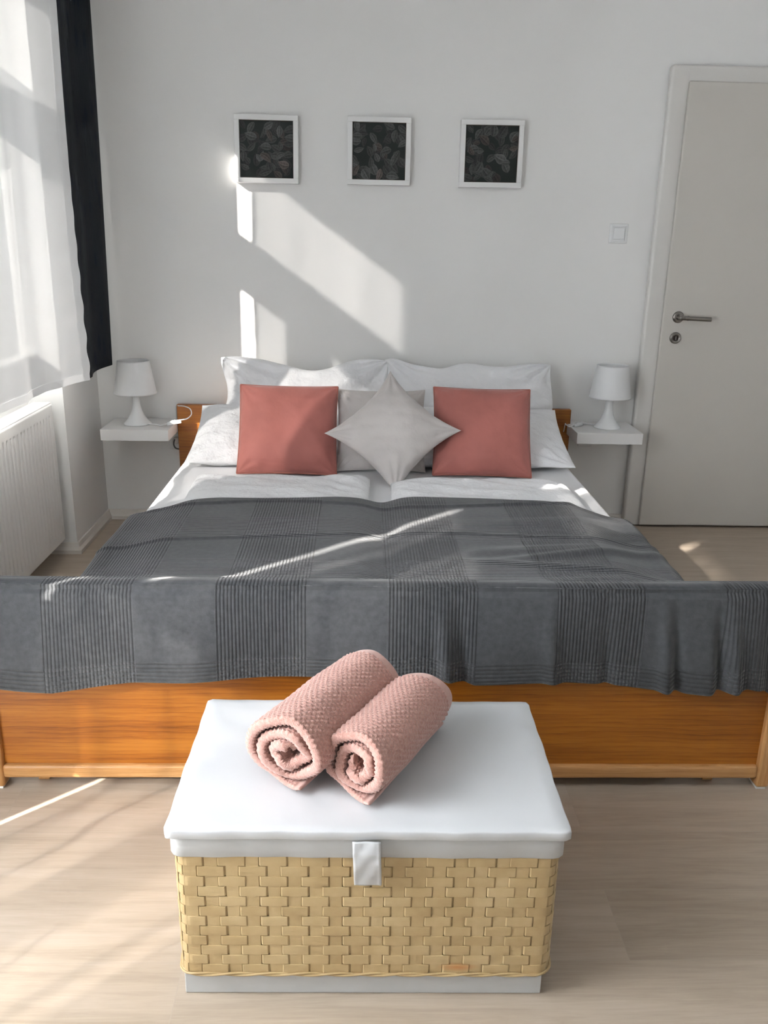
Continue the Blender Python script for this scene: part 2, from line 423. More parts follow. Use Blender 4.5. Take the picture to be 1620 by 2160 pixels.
skirting('baseboard_niche', [((-1.37, W1[0]), (1, 0)), ((-1.37, W1[1]), (1, 0))]).name = 'baseboard_niche_left'
skirting('baseboard_pier_left', [((XW, W2[1]), (1, 0)), ((XW, W1[0]), (1, 0))])

def window(name, y0, y1, z0, z1, mull, trans, top_end=None, x=XG, bar=.06):
    te = top_end if top_end is not None else y0+bar
    e = structure(empty(name, (x, (y0+y1)/2, z0)))
    bm = bmesh.new(); t = .035
    def b(ya, yb, za, zb): box(bm, -t, t, ya-(y0+y1)/2, yb-(y0+y1)/2, za-z0, zb-z0, bev=.004, seg=1)
    b(y0, y1, z0, z0+bar); b(y0, y1, z1-bar, z1)
    b(y0, y0+bar, z0+bar, z1-bar); b(y1-bar, y1, z0+bar, z1-bar)
    b(y0+bar, y1-bar, trans[0], trans[1]); b(mull[0], mull[1], z0+bar, trans[0])
    if top_end is not None: b(y0+bar, te, trans[1], z1-bar)  # solid infill added in the upper light to bound the sun patch
    bm_obj('window_frame', bm, M_pvc, e)
    yc = (y0+y1)/2
    for (ya, yb, za, zb) in ((y0+bar, mull[0], z0+bar, trans[0]), (mull[1], y1-bar, z0+bar, trans[0]), (te, y1-bar, trans[1], z1-bar)):
        box_obj('window_pane', (-.003, .003, ya-yc, yb-yc, za-z0, zb-z0), M_glass, e)
    return e
w1 = window('window_1', -1.975, -0.50, 0.8605, 2.41, (-1.21, -1.063), (1.79, 2.00), top_end=-1.55)
w2 = window('window_2', -3.75, -2.72, 0.10, 2.25, (-3.37, -3.24), (1.82, 2.02))
structure(box_obj('trim_1', (-1.464, -1.315, W1[0]+.002, W1[1]-.002, .8402, .860), M_pvc, bev=.004))

# ------------------------------------------------------------------ door
DX0, DX1 = 1.374, 2.20
d = structure(empty('door_1', (DX0, 0, 0)))
def rel(dims, o=(DX0, 0, 0)): return (dims[0]-o[0], dims[1]-o[0], dims[2]-o[1], dims[3]-o[1], dims[4]-o[2], dims[5]-o[2])
bm = bmesh.new()
for dm in ((1.298, 1.388, -.042, -.0005, .0005, 2.050), (2.186, 2.276, -.042, -.0005, .0005, 2.050)):
    box(bm, *rel(dm), bev=.014, seg=5)
box(bm, *rel((1.310, 2.264, -.0418, -.0005, 1.972, 2.0498)), bev=.012, seg=4)
bm_obj('door_casing', bm, M_gloss, d)
leaf = box_obj('door_leaf', rel((DX0, DX1, -.060, -.0422, .010, 1.985)), M_door, d, bev=.006, seg=3)
hd = empty('door_handle', (1.444-DX0, -.060, 1.012)); hd.parent = d
lathe('rosette', [(0, -.009), (.020, -.009), (.0245, -.0075), (.026, -.004), (.026, 0)], M_chrome, hd, axis='y')
lathe('spindle_neck', [(0, -.056), (.009, -.056), (.0105, -.053), (.0105, -.02), (.013, -.009)], M_chrome, hd, axis='y')
tube('lever', [(-.006, -.048, 0), (.012, -.050, 0), (.03, -.052, -.001), (.132, -.052, -.004)], .0098, M_chrome, hd, n=16)
tube('lever_collar', [(.024, -.051, 0), (.030, -.0515, -.001)], .0112, M_chrome, hd, n=16)
kr = empty('lock_rosette', (1.4415-DX0, -.060, .9185)); kr.parent = d
lathe('lock_ring', [(.013, -.006), (.0135, -.009), (.021, -.009), (.0245, -.0075), (.026, -.004), (.026, 0)], M_chrome, kr, axis='y')
lathe('keyhole_disc', [(0, -.006), (.0132, -.006)], M_dark, kr, axis='y')
box_obj('thumb_turn', (-.0022, .0022, -.013, -.006, -.009, .009), M_chrome, kr, bev=.001)

# ------------------------------------------------------------------ light switch
ls = tag(empty('light_switch', (1.149, 0, 1.369)), 'white square rocker light switch on the wall left of the door', 'light switch')
V = []; S = .0415
ring = [(S, -.0005), (S, -.003), (S*.96, -.006), (S*.80, -.008), (S*.72, -.011), (S*.66, -.0115), (S*.655, -.008)]
for s, y in ring:
    for sx, sz in ((-1, -1), (1, -1), (1, 1), (-1, 1)): V.append((sx*s, y, sz*s))
Fc = [(k*4+i, k*4+(i+1) % 4, (k+1)*4+(i+1) % 4, (k+1)*4+i) for k in range(len(ring)-1) for i in range(4)]+[(24, 25, 26, 27)]
mesh_obj('switch_frame', V, Fc, M_plastic, ls)
bm = bmesh.new(); box(bm, -.0245, .0245, -.0145, -.0085, -.0245, .0245, bev=.003, seg=3)
for v in bm.verts: v.co.y -= v.co.z*.04
bm_obj('rocker', bm, M_plastic, ls)

# ------------------------------------------------------------------ pictures
def leaf_print(seed):
    g = np.random.default_rng(seed); V, Fc, C = [], [], []
    h = .1125
    def addv(p, c): V.append(p); C.append(c); return len(V)-1
    i0 = [addv((x, 0, z), (.010, .014, .012)) for x, z in ((-h, -h), (h, -h), (h, h), (-h, h))]; Fc.append(tuple(i0))
    spots = [(g.uniform(-h, h), g.uniform(-h, h)) for _ in range(64)]
    for li, (cx, cz) in enumerate(spots):
        a = g.uniform(0, 2*PI); L = g.uniform(.034, .060); Wd = L*g.uniform(.44, .70)
        cx = min(max(cx, -h+.01), h-.01); cz = min(max(cz, -h+.01), h-.01)
        t = li/len(spots); base = .014+.052*t*g.uniform(.4, 1.3)
        tint = np.array([1, 1.03, 1.0]) if g.random() < .88 else np.array([1.22, 1.0, .92])
        yy = -.00005*(li+1); n = 12
        mid, lf, rt, ml, mr = [], [], [], [], []
        bend = g.uniform(-.25, .25)
        for k in range(n+1):
            s = k/n; w = Wd*math.sin(PI*s**.8)**.9 if 0 < s < 1 else 0
            px = (s-.5)*L*2*.5; cur = bend*L*(s*(1-s))*2
            def pt(o):
                x = px; z = o+cur; X = cx+x*math.cos(a)-z*math.sin(a); Z = cz+x*math.sin(a)+z*math.cos(a)
                return (min(max(X, -h), h), yy, min(max(Z, -h), h))
            rib = 1.0+.35*math.sin(k*2.1)
            side = g.uniform(.8, 1.1)
            lf.append(addv(pt(w/2), tuple(base*1.35*tint)))
            ml.append(addv(pt(w*.12), tuple(base*.55*rib*tint)))
            mid.append(addv(pt(0), tuple(base*1.9*tint)))
            mr.append(addv(pt(-w*.12), tuple(base*.9*rib*tint)))
            rt.append(addv(pt(-w/2), tuple(base*1.9*side*tint)))
        for k in range(n):
            for A, B in ((lf, ml), (ml, mid), (mid, mr), (mr, rt)): Fc.append((A[k], A[k+1], B[k+1], B[k]))
    return V, Fc, C
def picture(x, z, tilt, seed, label):
    e = tag(empty('framed_picture', (x, -.0005, z), (0, tilt, 0)), label, 'picture', 'leaf prints in white box frames on the wall')
    H, B, D = .1355, .021, .045
    bm = bmesh.new()
    for q in ((-H, H, -D, 0, H-B, H), (-H, H, -D, 0, -H, -H+B), (-H, -H+B, -D, 0, -H+B, H-B), (H-B, H, -D, 0, -H+B, H-B)):
        box(bm, *q, bev=.0012, seg=1)
    bm_obj('frame', bm, M_frame, e)
    V, Fc, C = leaf_print(seed)
    V = [(a, b-.034, c) for a, b, c in V]
    o = mesh_obj('leaf_print', V, Fc, M_print, e); o['label'] = 'print of dark overlapping leaves'
    at = o.data.color_attributes.new('leafcol', 'FLOAT_COLOR', 'POINT')
    at.data.foreach_set('color', np.array([(*c, 1) for c in C], dtype=np.float32).ravel())
    box_obj('backing', (-H+B, H-B, -.032, -.001, -H+B, H-B), M_under, e)
picture(-.4120, 1.683, .004, 3, 'white box frame with dark leaf print, leftmost of the three')
picture(.0695, 1.685, .002, 14, 'white box frame with dark leaf print, middle of the three')
picture(.5545, 1.684, -.004, 25, 'white box frame with dark leaf print, rightmost, nearest the door')

# ------------------------------------------------------------------ radiator
RX, RY0, RY1, RZ0, RZ1 = -1.248, -1.74, -0.545, 0.085, 0.672
rad = tag(empty('radiator', (RX, RY1, RZ0)), 'white ribbed panel radiator under the window beside the bed', 'radiator')
Ly, Lz = RY1-RY0, RZ1-RZ0; pitch = .0333
ny, nz = 420, 60; ys = np.linspace(0, Ly, ny); zs = np.unique(np.concatenate([np.linspace(0, .07, 22), np.linspace(.07, Lz-.07, 10), np.linspace(Lz-.07, Lz, 22)]))
YY, ZZ = np.meshgrid(ys, zs, indexing='ij')
ph = ((YY-.028) % pitch)/pitch
gr = np.clip(1-np.abs(ph-.5)*2/.42, 0, 1); gr = gr*gr*(3-2*gr)
em = np.clip((ZZ-.040)/.008, 0, 1)*np.clip((Lz-.045-ZZ)/.008, 0, 1)
inside = (YY > .028) & (YY < .028+pitch*math.floor((Ly-.056)/pitch))
dep = -.013*gr*em*inside
dot = np.exp(-((ph-.5)*pitch/.0035)**2-((ZZ-.036)/.005)**2)*.003*inside
edge = np.minimum(np.minimum(YY, Ly-YY), np.minimum(ZZ, Lz-ZZ)); dep = dep+dot-np.clip(.006-edge, 0, .006)**1.0*.8
V = np.stack([dep, -YY, ZZ], -1).reshape(-1, 3); nzz = len(zs)
mesh_obj('front_panel', V, grid_faces(ny, nzz), M_rad, rad, True)
bm = bmesh.new(); box(bm, -.062, -.0052, -Ly+.002, -.002, .002, Lz-.004); bm_obj('convector_body', bm, M_rad, rad)
bm = bmesh.new(); box(bm, -.075, -.004, -Ly, 0, Lz-.003, Lz+.004, bev=.0015)
k = 0
yy = -.02
while yy > -Ly+.03:
    box(bm, -.066, -.014, yy-.006, yy, Lz+.0035, Lz+.0055); yy -= .016
bm_obj('top_grille', bm, M_rad, rad)
box_obj('side_cover', (-.075, -.006, -.0015, .003, .01, Lz), M_rad, rad, bev=.001)
vl = lathe('vent_valve', [(0, .0), (.009, .0), (.0095, .003), (.0075, .005), (.0095, .007), (.0095, .012), (.0075, .014), (.0095, .016), (.008, .026), (0, .027)], M_plastic, rad, n=20, loc=(-.03, .004, Lz-.026), axis='y')
box_obj('wall_bracket', (-.1215, -.063, -.22, -.19, .05, Lz-.05), M_rad, rad)
box_obj('wall_bracket', (-.1215, -.063, -Ly+.19, -Ly+.22, .05, Lz-.05), M_rad, rad)

# ------------------------------------------------------------------ curtains
def drape(name, pts, z0, z1, mat, parent=None, nz=40, fold=None, thick=0.0):
    # pts: plan polyline (x,y) densely sampled; fold(s,z)->(dx,dy)
    P = np.array(pts); n = len(P); zs = np.linspace(z0, z1, nz); V = []
    for i in range(n):
        s = i/(n-1)
        for j, z in enumerate(zs):
            dx, dy = fold(s, z) if fold else (0, 0)
            V.append((P[i, 0]+dx, P[i, 1]+dy, z))
    o = mesh_obj(name, V, grid_faces(n, nz), mat, parent, True)
    if thick:
        md = o.modifiers.new('s', 'SOLIDIFY'); md.thickness = thick; md.offset = 0
    return o
ZH = .767
def sheer1():
    n = 260; pts = []
    y0, y1 = -.543, -2.32
    for i in range(n):
        s = i/(n-1); y = y0+(y1-y0)*s
        w = 1-math.exp(-(s*1.5)/.10)
        x = -1.092-.072*w + .009*w*math.sin(y*17+.6)+.003*w*math.sin(y*41)
        pts.append((x, y))
    return pts
PS1 = sheer1()
def fold1(s, z):
    e = math.exp(-s/.10)                    # small puckers along the side seam
    low = max(0, (1.7-z))
    return (.004*e*math.sin(z*55+s*40)*min(1, low)-.010*e*0+.006*math.sin(z*3+s*9), .0)
sh = tag(empty('sheer_curtain', (0, 0, 0)), 'white sheer curtain over the window above the radiator', 'curtain')
drape('sheer_panel', PS1, ZH+.028, 2.44, M_sheer, sh, nz=120, fold=fold1)
drape('bottom_hem', PS1, ZH, ZH+.0281, M_sheer_hem, sh, nz=5, fold=lambda s, z: (fold1(s, ZH+.028)[0]+.001, 0))
ks = [i for i, p in enumerate(PS1) if p[1] > -.578]
drape('side_hem', [(PS1[i][0]+.0015, PS1[i][1]) for i in ks], ZH, 2.44, M_sheer_hem, sh, nz=120, fold=lambda s, z: fold1(s*len(ks)/260, z))
tube('curtain_rod', [(-1.13, -.02, 2.47), (-1.13, -4.3, 2.47)], .012, M_chrome).name = 'curtain_rod'
tag(bpy.data.objects['curtain_rod'], 'metal curtain rod running above the windows', 'curtain rod')

def dark1(s, z):
    k = min(1, (2.45-z)/1.7)
    # right edge is drawn a little away from the bed wall towards the hem
    y_r = -.030-.095*k**1.5; y_l = -.5175
    return y_r+(y_l-y_r)*s
n, nz = 90, 60; zs = np.linspace(0, 1, nz); V = []
for i in range(n):
    s = i/(n-1)
    zb = .768-.012*s + (.004*math.sin(s*8))
    for t in zs:
        z = zb+(2.45-zb)*t
        y = dark1(s, z); x = -1.12+.012*math.sin(s*PI*3+.4)*(1-s)**.3*(s > 0)-.012*math.sin(s*PI)+.004*math.sin(z*4+s*5)*s*(1-s)*2
        V.append((x, y, z))
dc = mesh_obj('dark_curtain', V, grid_faces(n, nz), M_curtain, None, True)
md = dc.modifiers.new('s', 'SOLIDIFY'); md.thickness = .002
tag(dc, 'dark navy and charcoal curtain with leaf pattern hanging in the corner by the bed', 'curtain', 'dark curtains')
# curtains of the second opening, out of view; the dark one cuts slits of sunlight
def edge2(z):
    # meeting line of dark curtain and sheer, and their gap, shaped to throw sun slits
    def st(a, b):
        k = min(1, max(0, (z-a)/(b-a))); return k*k*(3-2*k)
    y = -2.513-.180*st(.93, 1.0)
    g = .033 - .045*st(.33, .36)*(1-st(.79, .82)) - .045*st(.91, .93)*(1-st(1.0, 1.02))
    return y, g
ZS2 = np.linspace(.03, 2.45, 200)
V = []; n = 50
for i in range(n):
    s = i/(n-1)
    for z in ZS2:
        yl = -2.34; yr, g = edge2(z)
        V.append((-1.12+.008*math.sin(s*22)*(1-s), yl+(yr-yl)*s, z))
dc2 = mesh_obj('dark_curtain', V, grid_faces(n, 200), M_curtain, None, True)
md = dc2.modifiers.new('s', 'SOLIDIFY'); md.thickness = .002
tag(dc2, 'unseen dark curtain beside the second window, its edge shaped to cut slits of sunlight', 'curtain', 'dark curtains')
V = []; n = 420
for i in range(n):
    s = i/(n-1)
    for z in ZS2:
        yr, g = edge2(z); y0 = yr-g; y1 = -4.05
        q = s*(y0-y1); amp = min(1, s*12)
        V.append((-1.124+amp*(.020*math.sin(q*2*PI/.165+.7*math.sin(q*5))+.003*math.sin(q*70)), y0+(y1-y0)*s+amp*.011*math.sin(q*4*PI/.165+1.0), z))
s2 = mesh_obj('sheer_curtain', V, grid_faces(n, 200), M_sheer_loose, None, True)
tag(s2, 'white sheer curtain over the second window, out of view beside the camera', 'curtain')

# ------------------------------------------------------------------ wall shelves and lamps
def shelf(x, z, label):
    o = box_obj('wall_shelf', (-.15, .15, -.26, -.0005, 0, .05), M_shelf, None, bev=.0015, seg=2)
    o.location = (x, 0, z); tag(o, label, 'shelf', 'floating shelves beside the bed'); return o
shelf(-1.003, .4505, 'white floating shelf left of the bed, near the radiator')
shelf(1.128, .4615, 'white floating shelf right of the bed, near the door')
def lamp(x, y, z, cord, switch, label):
    e = tag(empty('table_lamp', (x, y, z)), label, 'lamp', 'white table lamps on the wall shelves')
    r0, r1, h0, h1 = .094, .0700, .140, .288
    sh_ = lathe('lamp_shade', [(r0*.985, h0+.001), (r0, h0), (r0, h0+.006), (r0-.002, h0+.009), (r1+.001, h1-.006), (r1+.001, h1), (r1-.002, h1), (r1-.003, h1-.006), (r0-.004, h0+.008), (r0*.985, h0+.001)], M_shade, e, n=128, pleat=.006)
    prof = [(0, 0), (.061, 0), (.063, .002), (.060, .006), (.052, .014), (.042, .026), (.031, .044), (.023, .064), (.0185, .088), (.0165, .110), (.0175, .130), (.021, .150), (.0215, .160), (0, .162)]
    lathe('lamp_base', prof, M_plastic, e, n=48)
    lathe('bulb_socket', [(0, .162), (.014, .162), (.014, .19), (0, .192)], M_plastic, e, n=20)
    lathe('bulb', [(0, .19), (.012, .192), (.02, .21), (.024, .225), (.02, .243), (.01, .252), (0, .254)], M_plastic, e, n=24)
    bm = bmesh.new()
    for k in range(3):
        a = k*2*PI/3+.3
        b2 = bmesh.new(); box(b2, 0, r1+.010, -.002, .002, .186, .189); bmesh.ops.rotate(b2, verts=b2.verts, matrix=Matrix.Rotation(a, 3, 'Z'))
        me = bpy.data.meshes.new('t'); b2.to_mesh(me); b2.free(); bm.from_mesh(me)
    bm_obj('shade_ring', bm, M_plastic, e)
    tube('cord', [Vector(p)-Vector((x, y, z)) for p in cord], .0026, M_cable, e)
    sw = empty('cord_switch', Vector(switch[0])-Vector((x, y, z)), switch[1]); sw.parent = e
    box_obj('switch_body', (-.032, .032, -.0095, .0095, -.008, .008), M_plastic, sw, bev=.004, seg=3)
    box_obj('switch_rocker', (-.012, .008, -.0055, .0055, .0075, .0105), M_plastic, sw, bev=.0015)
zl, zr = .501, .512
lamp(-1.018, -.130, zl,
     [(-.97, -.155, zl+.004), (-.93, -.165, zl+.006), (-.90, -.185, zl+.004), (-.885, -.195, zl+.012), (-.872, -.200, zl+.016), (-.835, -.19, zl+.025), (-.81, -.18, zl+.030), (-.785, -.165, zl+.034), (-.768, -.15, zl+.050), (-.775, -.13, zl+.070), (-.80, -.11, zl+.078), (-.835, -.075, zl+.074), (-.862, -.03, zl+.06), (-.866, -.008, zl+.0), (-.866, -.006, .40)],
     ((-.838, -.192, zl+.021), (0, -.16, .18)), 'white table lamp on the shelf left of the bed, cord looping to the headboard')
lamp(1.147, -.130, zr,
     [(1.10, -.10, zr+.004), (1.07, -.075, zr+.004), (1.05, -.080, zr+.006), (1.035, -.095, zr+.010), (1.01, -.115, zr+.010), (.985, -.14, zr+.010), (.968, -.150, zr+.005), (.955, -.135, zr+.010), (.957, -.105, zr+.008), (.962, -.07, zr-.03), (.968, -.02, zr-.07), (.972, -.006, zr-.14)],
     ((1.012, -.117, zr+.0095), (0, 0, .75)), 'white table lamp on the shelf right of the bed near the door')
# socket and plug just left of the headboard
so = tag(empty('wall_socket', (-.872, -.0005, .392)), 'wall socket with a grey plug between the left shelf and the headboard', 'socket')
box_obj('socket_plate', (-.034, .034, -.010, 0, -.04, .04), M_plastic, so, bev=.003)
tube('plug_cable', [(0.0, -.012, .012), (-.004, -.035, .012), (-.006, -.045, -.008), (.004, -.045, -.026), (.03, -.03, -.034)], .0035, plain('grey_plug', (.12, .12, .12), .5, var=.05), so)
lathe('plug', [(0, -.034), (.014, -.034), (.017, -.02), (.017, -.01), (0, -.01)], M_gloss, so, axis='y', loc=(0, 0, .006), n=24)
shade_spot = tag(empty('wall_socket', (1.085, -.0005, .425)), 'shadow spot just under the right shelf, put in as a dark plug on a plate', 'socket')  # shadow under the shelf put in as a dark disc
box_obj('socket_plate', (-.034, .034, -.010, 0, -.034, .030), M_plastic, shade_spot, bev=.003)
lathe('plug', [(0, -.034), (.012, -.034), (.014, -.02), (.014, -.01), (0, -.01)], M_dark, shade_spot, axis='y', n=24)

# ------------------------------------------------------------------ bed
BX = .070
bed = tag(empty('bed_frame', (BX, -1.1, 0)), 'honey oak double bed frame with high footboard and plain headboard', 'bed')
bo = (BX, -1.1, 0)
def bx_(dm): return rel(dm, bo)
box_obj('headboard', bx_((BX-.922, BX+.922, -.060, -.030, .17, .578)), M_oak, bed, bev=.003)
for sx in (-1, 1):
    box_obj('headboard_leg', bx_((BX+sx*.70-.03, BX+sx*.70+.03, -.060, -.030, 0.0005, .1695)), M_oak_v, bed, bev=.002)
FY = -2.150
FBX0, FBX1 = -.917, 1.060
box_obj('footboard_panel', bx_((FBX0+.030, FBX1-.030, FY+.010, FY+.030, .062, .515)), M_oak, bed)
box_obj('bottom_rail', bx_((FBX0+.030, FBX1-.030, FY-.004, FY+.034, .030, .066)), M_oak_l, bed, bev=.008, seg=4)
box_obj('top_rail', bx_((FBX0-.02, FBX1+.0, FY-.010, FY+.045, .512, .546)), M_oak_l, bed, bev=.012, seg=4)
for xa in (FBX0, FBX1-.032):
    pt = box_obj('footboard_post', bx_((xa, xa+.034, FY-.008, FY+.046, .006, .512)), M_oak_v, bed, bev=.008, seg=4)
    pd = box_obj('felt_pad', bx_((xa+.003, xa+.028, FY-.004, FY+.040, .0004, .0065)), M_felt, pt, bev=.001); pd['label'] = 'white felt pad'
for sx in (-1, 1):
    box_obj('side_rail', bx_((BX+sx*.775-.014, BX+sx*.775+.014, -2.118, -.062, .13, .27)), M_oak, bed, bev=.003)
for xx in (-.815, .905):
    box_obj('support_leg', bx_((xx, xx+.028, FY+.0345, FY+.094, .0005, .13)), M_oak_v, bed, bev=.002)
box_obj('slat_base', bx_((BX-.76, BX+.76, -2.10, -.07, .225, .245)), M_under, bed)
box_obj('under_bed_shade_board', bx_((BX-.74, BX+.74, -2.112, -2.098, .003, .225)), M_under, bed)  # carried down to the floor to block light under the bed

# mattress with fitted sheet
def mattress():
    hw, y0, y1, z0, z1 = .805, -2.105, -.066, .2455, .442
    bm = bmesh.new(); box(bm, -hw, hw, y0, y1, z0, z1, bev=.03, seg=5)
    o = bm_obj('mattress', bm, M_sheet, None, True); o.location = (BX, 0, 0)
    return tag(o, 'wide mattress in a fitted white sheet on the oak bed', 'mattress')
mattress()

# ------------------------------------------------------------------ pillows
def pillow_geo(w, h, t, seed, n=72, puff=2.2, conc=.05, wr=.006, corner=1.0, freq=9, outline=None, bottom_flat=0, hole=0):
    u = np.sin(np.linspace(-PI/2, PI/2, n)); U, V_ = np.meshgrid(u, u, indexing='ij')
    ex = 1-conc*(1-V_**2)*np.abs(U)**1; ez = 1-conc*(1-U**2)*np.abs(V_)**1
    X = U*w/2*ex; Z = V_*h/2*ez
    if outline is not None: X, Z = outline(X, Z, U, V_)
    prof = (np.clip(1-np.abs(U)**puff, 0, 1)*np.clip(1-np.abs(V_)**puff, 0, 1))**.55
    g = np.random.default_rng(seed); F = np.zeros_like(X); Bk = np.zeros_like(X)
    out = []
    for side, sd in ((1, seed), (-1, seed+50)):
        P = np.stack([X, Z], -1)/max(w, h)*freq
        W = vnoise(P, sd, 3)
        # creases fanning from the corners and tucks at the seams
        cr = 0
        gg = np.random.default_rng(sd+3)
        for cx, cz in ((-1, -1), (1, -1), (1, 1), (-1, 1)):
            dx, dz = U-cx, V_-cz; r = np.hypot(dx, dz); a = np.arctan2(dz, dx)
            cr = cr+np.exp(-(r/.55)**2)*np.sin(a*gg.integers(9, 15)+gg.uniform(0, 6))*corner
        edge = np.exp(-(1-np.abs(U))/.16)*np.sin(V_*gg.uniform(14, 22)+gg.uniform(0, 6))+np.exp(-(1-np.abs(V_))/.16)*np.sin(U*gg.uniform(14, 22)+gg.uniform(0, 6))
        Y = -side*(t/2*prof)-side*wr*(W*.9+cr*.7+edge*.5)*np.clip(prof*2.2, 0, 1)
        out.append(Y)
    # a little waver of the seam line itself
    sv = .25*wr*vnoise(np.stack([X, Z], -1)/max(w, h)*12, seed+9, 2)
    A = np.stack([X, out[0]+sv, Z], -1).reshape(-1, 3); B = np.stack([X, out[1]+sv, Z], -1).reshape(-1, 3)
    idx = np.arange(n*n).reshape(n, n); bmask = np.zeros((n, n), bool); bmask[0] = bmask[-1] = True; bmask[:, 0] = bmask[:, -1] = True
    idb = np.full((n, n), -1); cnt = n*n; keep = []
    for i in range(n):
        for j in range(n):
            if bmask[i, j]: idb[i, j] = idx[i, j]
            else: idb[i, j] = cnt; cnt += 1; keep.append(i*n+j)
    V = np.concatenate([A, B[keep]]); Fc = []
    for i in range(n-1):
        for j in range(n-1):
            Fc.append((idx[i, j], idx[i+1, j], idx[i+1, j+1], idx[i, j+1]))
            Fc.append((idb[i, j], idb[i, j+1], idb[i+1, j+1], idb[i+1, j]))
    border = [idx[i, 0] for i in range(n)]+[idx[n-1, j] for j in range(1, n)]+[idx[i, n-1] for i in range(n-2, -1, -1)]+[idx[0, j] for j in range(n-2, 0, -1)]
    return V, Fc, [A[k] for k in border]
def place(o, loc, lean=0, spin=0, yaw=0):
    # local XZ plane pillow: spin in its own plane, lean back about x, yaw about z
    o.matrix_world = Matrix.Translation(Vector(loc)) @ Matrix.Rotation(yaw, 4, 'Z') @ Matrix.Rotation(-lean, 4, 'X') @ Matrix.Rotation(spin, 4, 'Y')

def out_bigL(X, Z, U, V):
    top = np.clip(V, 0, 1)**2
    Z = Z+top*(.018*np.sin(U*4.2-1.5)-.022*np.exp(-((U-.15)/.28)**2)+.004*np.exp(-((U+.9)/.12)**2))
    X = X+.012*np.sin(V*5)*np.clip(-U, 0, 1)
    return X, Z
def out_bigR(X, Z, U, V):
    top = np.clip(V, 0, 1)**2
    return X+.008*np.sin(V*4+1)*np.clip(U, 0, 1), Z+top*(.008*np.sin(U*7.2+2)-.016*np.exp(-((U+.32)/.16)**2)+.012*np.exp(-((U+.9)/.12)**2))
# flat lower pillows
for (nm, x, sp, seed, lab) in (('L', -.325, .0, 11, 'white pillow lying lowest at the head of the bed, left side'),
                               ('R', .497, .0, 12, 'white pillow lying lowest at the head of the bed, right side')):
    V, Fc, bd = pillow_geo(.745, .47, .15, seed, conc=.04, wr=.010, puff=2.0)
    o = mesh_obj('pillow', V, Fc, M_pillow, None, True); place(o, (x, -.475, .540), lean=math.radians(72), spin=0)
    tag(o, lab, 'pillow', 'white sleeping pillows')
for (nm, x, fn, seed, lab, w) in (('L', -.245, out_bigL, 21, 'white pillow propped on the headboard behind the left pink cushion', .745),
                                  ('R', .492, out_bigR, 22, 'white pillow propped on the headboard behind the right pink cushion', .765)):
    V, Fc, bd = pillow_geo(w, .425, .17, seed, conc=.025, wr=.022, outline=fn, puff=2.6, corner=1.5, freq=14)
    o = mesh_obj('pillow', V, Fc, M_pillow, None, True); place(o, (x, -.182, .592), lean=math.radians(19), spin=.0)
    tag(o, lab, 'pillow', 'white sleeping pillows')
def pipe_cushion(loc, lean, spin, yaw, seed, label, mat, w=.385, h=.365):
    V, Fc, bd = pillow_geo(w, h, .125, seed, conc=.030, wr=.0042, puff=3.2, corner=.9)
    o = mesh_obj('cushion', V, Fc, mat, None, True)
    tube('piping', bd[::3], .0042, M_piping, o, closed=True, n=8, sub=2)
    place(o, loc, lean, spin, yaw); tag(o, label, 'cushion', 'dusty pink velvet cushions')
    return o
pipe_cushion((-.284, -.690, .607), math.radians(31), .012, .02, 31, 'dusty pink velvet cushion on the left, partly sunlit', M_pink)
pipe_cushion((.484, -.690, .607), math.radians(31), .012, -.02, 33, 'dusty pink velvet cushion on the right, in shade', M_pink)
V, Fc, bd = pillow_geo(.36, .345, .11, 41, conc=.06, wr=.007, corner=1.2)
o = mesh_obj('cushion', V, Fc, M_grey, None, True); place(o, (.083, -.640, .597), math.radians(28), .0, 0)
tag(o, 'pale grey velvet cushion standing square behind the diamond one', 'cushion', 'pale grey velvet cushions')
def out_dia(X, Z, U, V):
    k = np.abs(U*V)**3; return X*(1+.05*k), Z*(1+.05*k)
V, Fc, bd = pillow_geo(.355, .355, .130, 43, conc=.13, wr=.008, corner=1.3, outline=out_dia, puff=2.3)
o = mesh_obj('cushion', V, Fc, M_grey, None, True); place(o, (.126, -.790, .625), math.radians(37), math.radians(45-2), .0)
tag(o, 'pale grey velvet cushion turned on its corner as a diamond, in front', 'cushion', 'pale grey velvet cushions')

# ------------------------------------------------------------------ duvets (folded back under the blanket)
def duvet(x0, x1, yh, seed, label):
    nx, ny = 110, 120; U, V_ = np.meshgrid(np.linspace(-1, 1, nx), np.linspace(0, 1, ny), indexing='ij')
    X = (x0+x1)/2+U*(x1-x0)/2*(1+.012*np.sin(V_*9+seed)); Y = yh+V_*(-2.02-yh)+.012*np.sin(U*7+seed)*(1-V_)
    e = np.clip(1-np.abs(U)**7, 0, 1)**.45*np.clip(1-(1-V_*1.0)**26, 0, 1)**.5
    P = np.stack([X*13, Y*19], -1)
    T = .454+.040*e+.008*e*vnoise(P, seed, 3)+.006*e*np.sin((X*.6+Y)*55+2*np.sin(X*9))*np.exp(-V_*4)
    top = np.stack([X, Y, T], -1).reshape(-1, 3); bot = np.stack([X, Y, np.full_like(X, .4425)], -1).reshape(-1, 3)
    Fc = grid_faces(nx, ny); N = nx*ny; Fc += [tuple(q+N for q in reversed(f)) for f in grid_faces(nx, ny)]
    for i in range(nx-1): Fc += [(i*ny, (i+1)*ny, (i+1)*ny+N, i*ny+N), (i*ny+ny-1, i*ny+ny-1+N, (i+1)*ny+ny-1+N, (i+1)*ny+ny-1)]
    for j in range(ny-1): Fc += [(j, j+N, j+1+N, j+1), ((nx-1)*ny+j, (nx-1)*ny+j+1, (nx-1)*ny+j+1+N, (nx-1)*ny+j+N)]
    o = mesh_obj('duvet', np.concatenate([top, bot]), Fc, M_duvet, None, True)
    tag(o, label, 'duvet', 'white duvets half under the blanket'); return o
duvet(-.612, .040, -.872, 2, 'white folded duvet showing above the grey blanket, left half of bed')
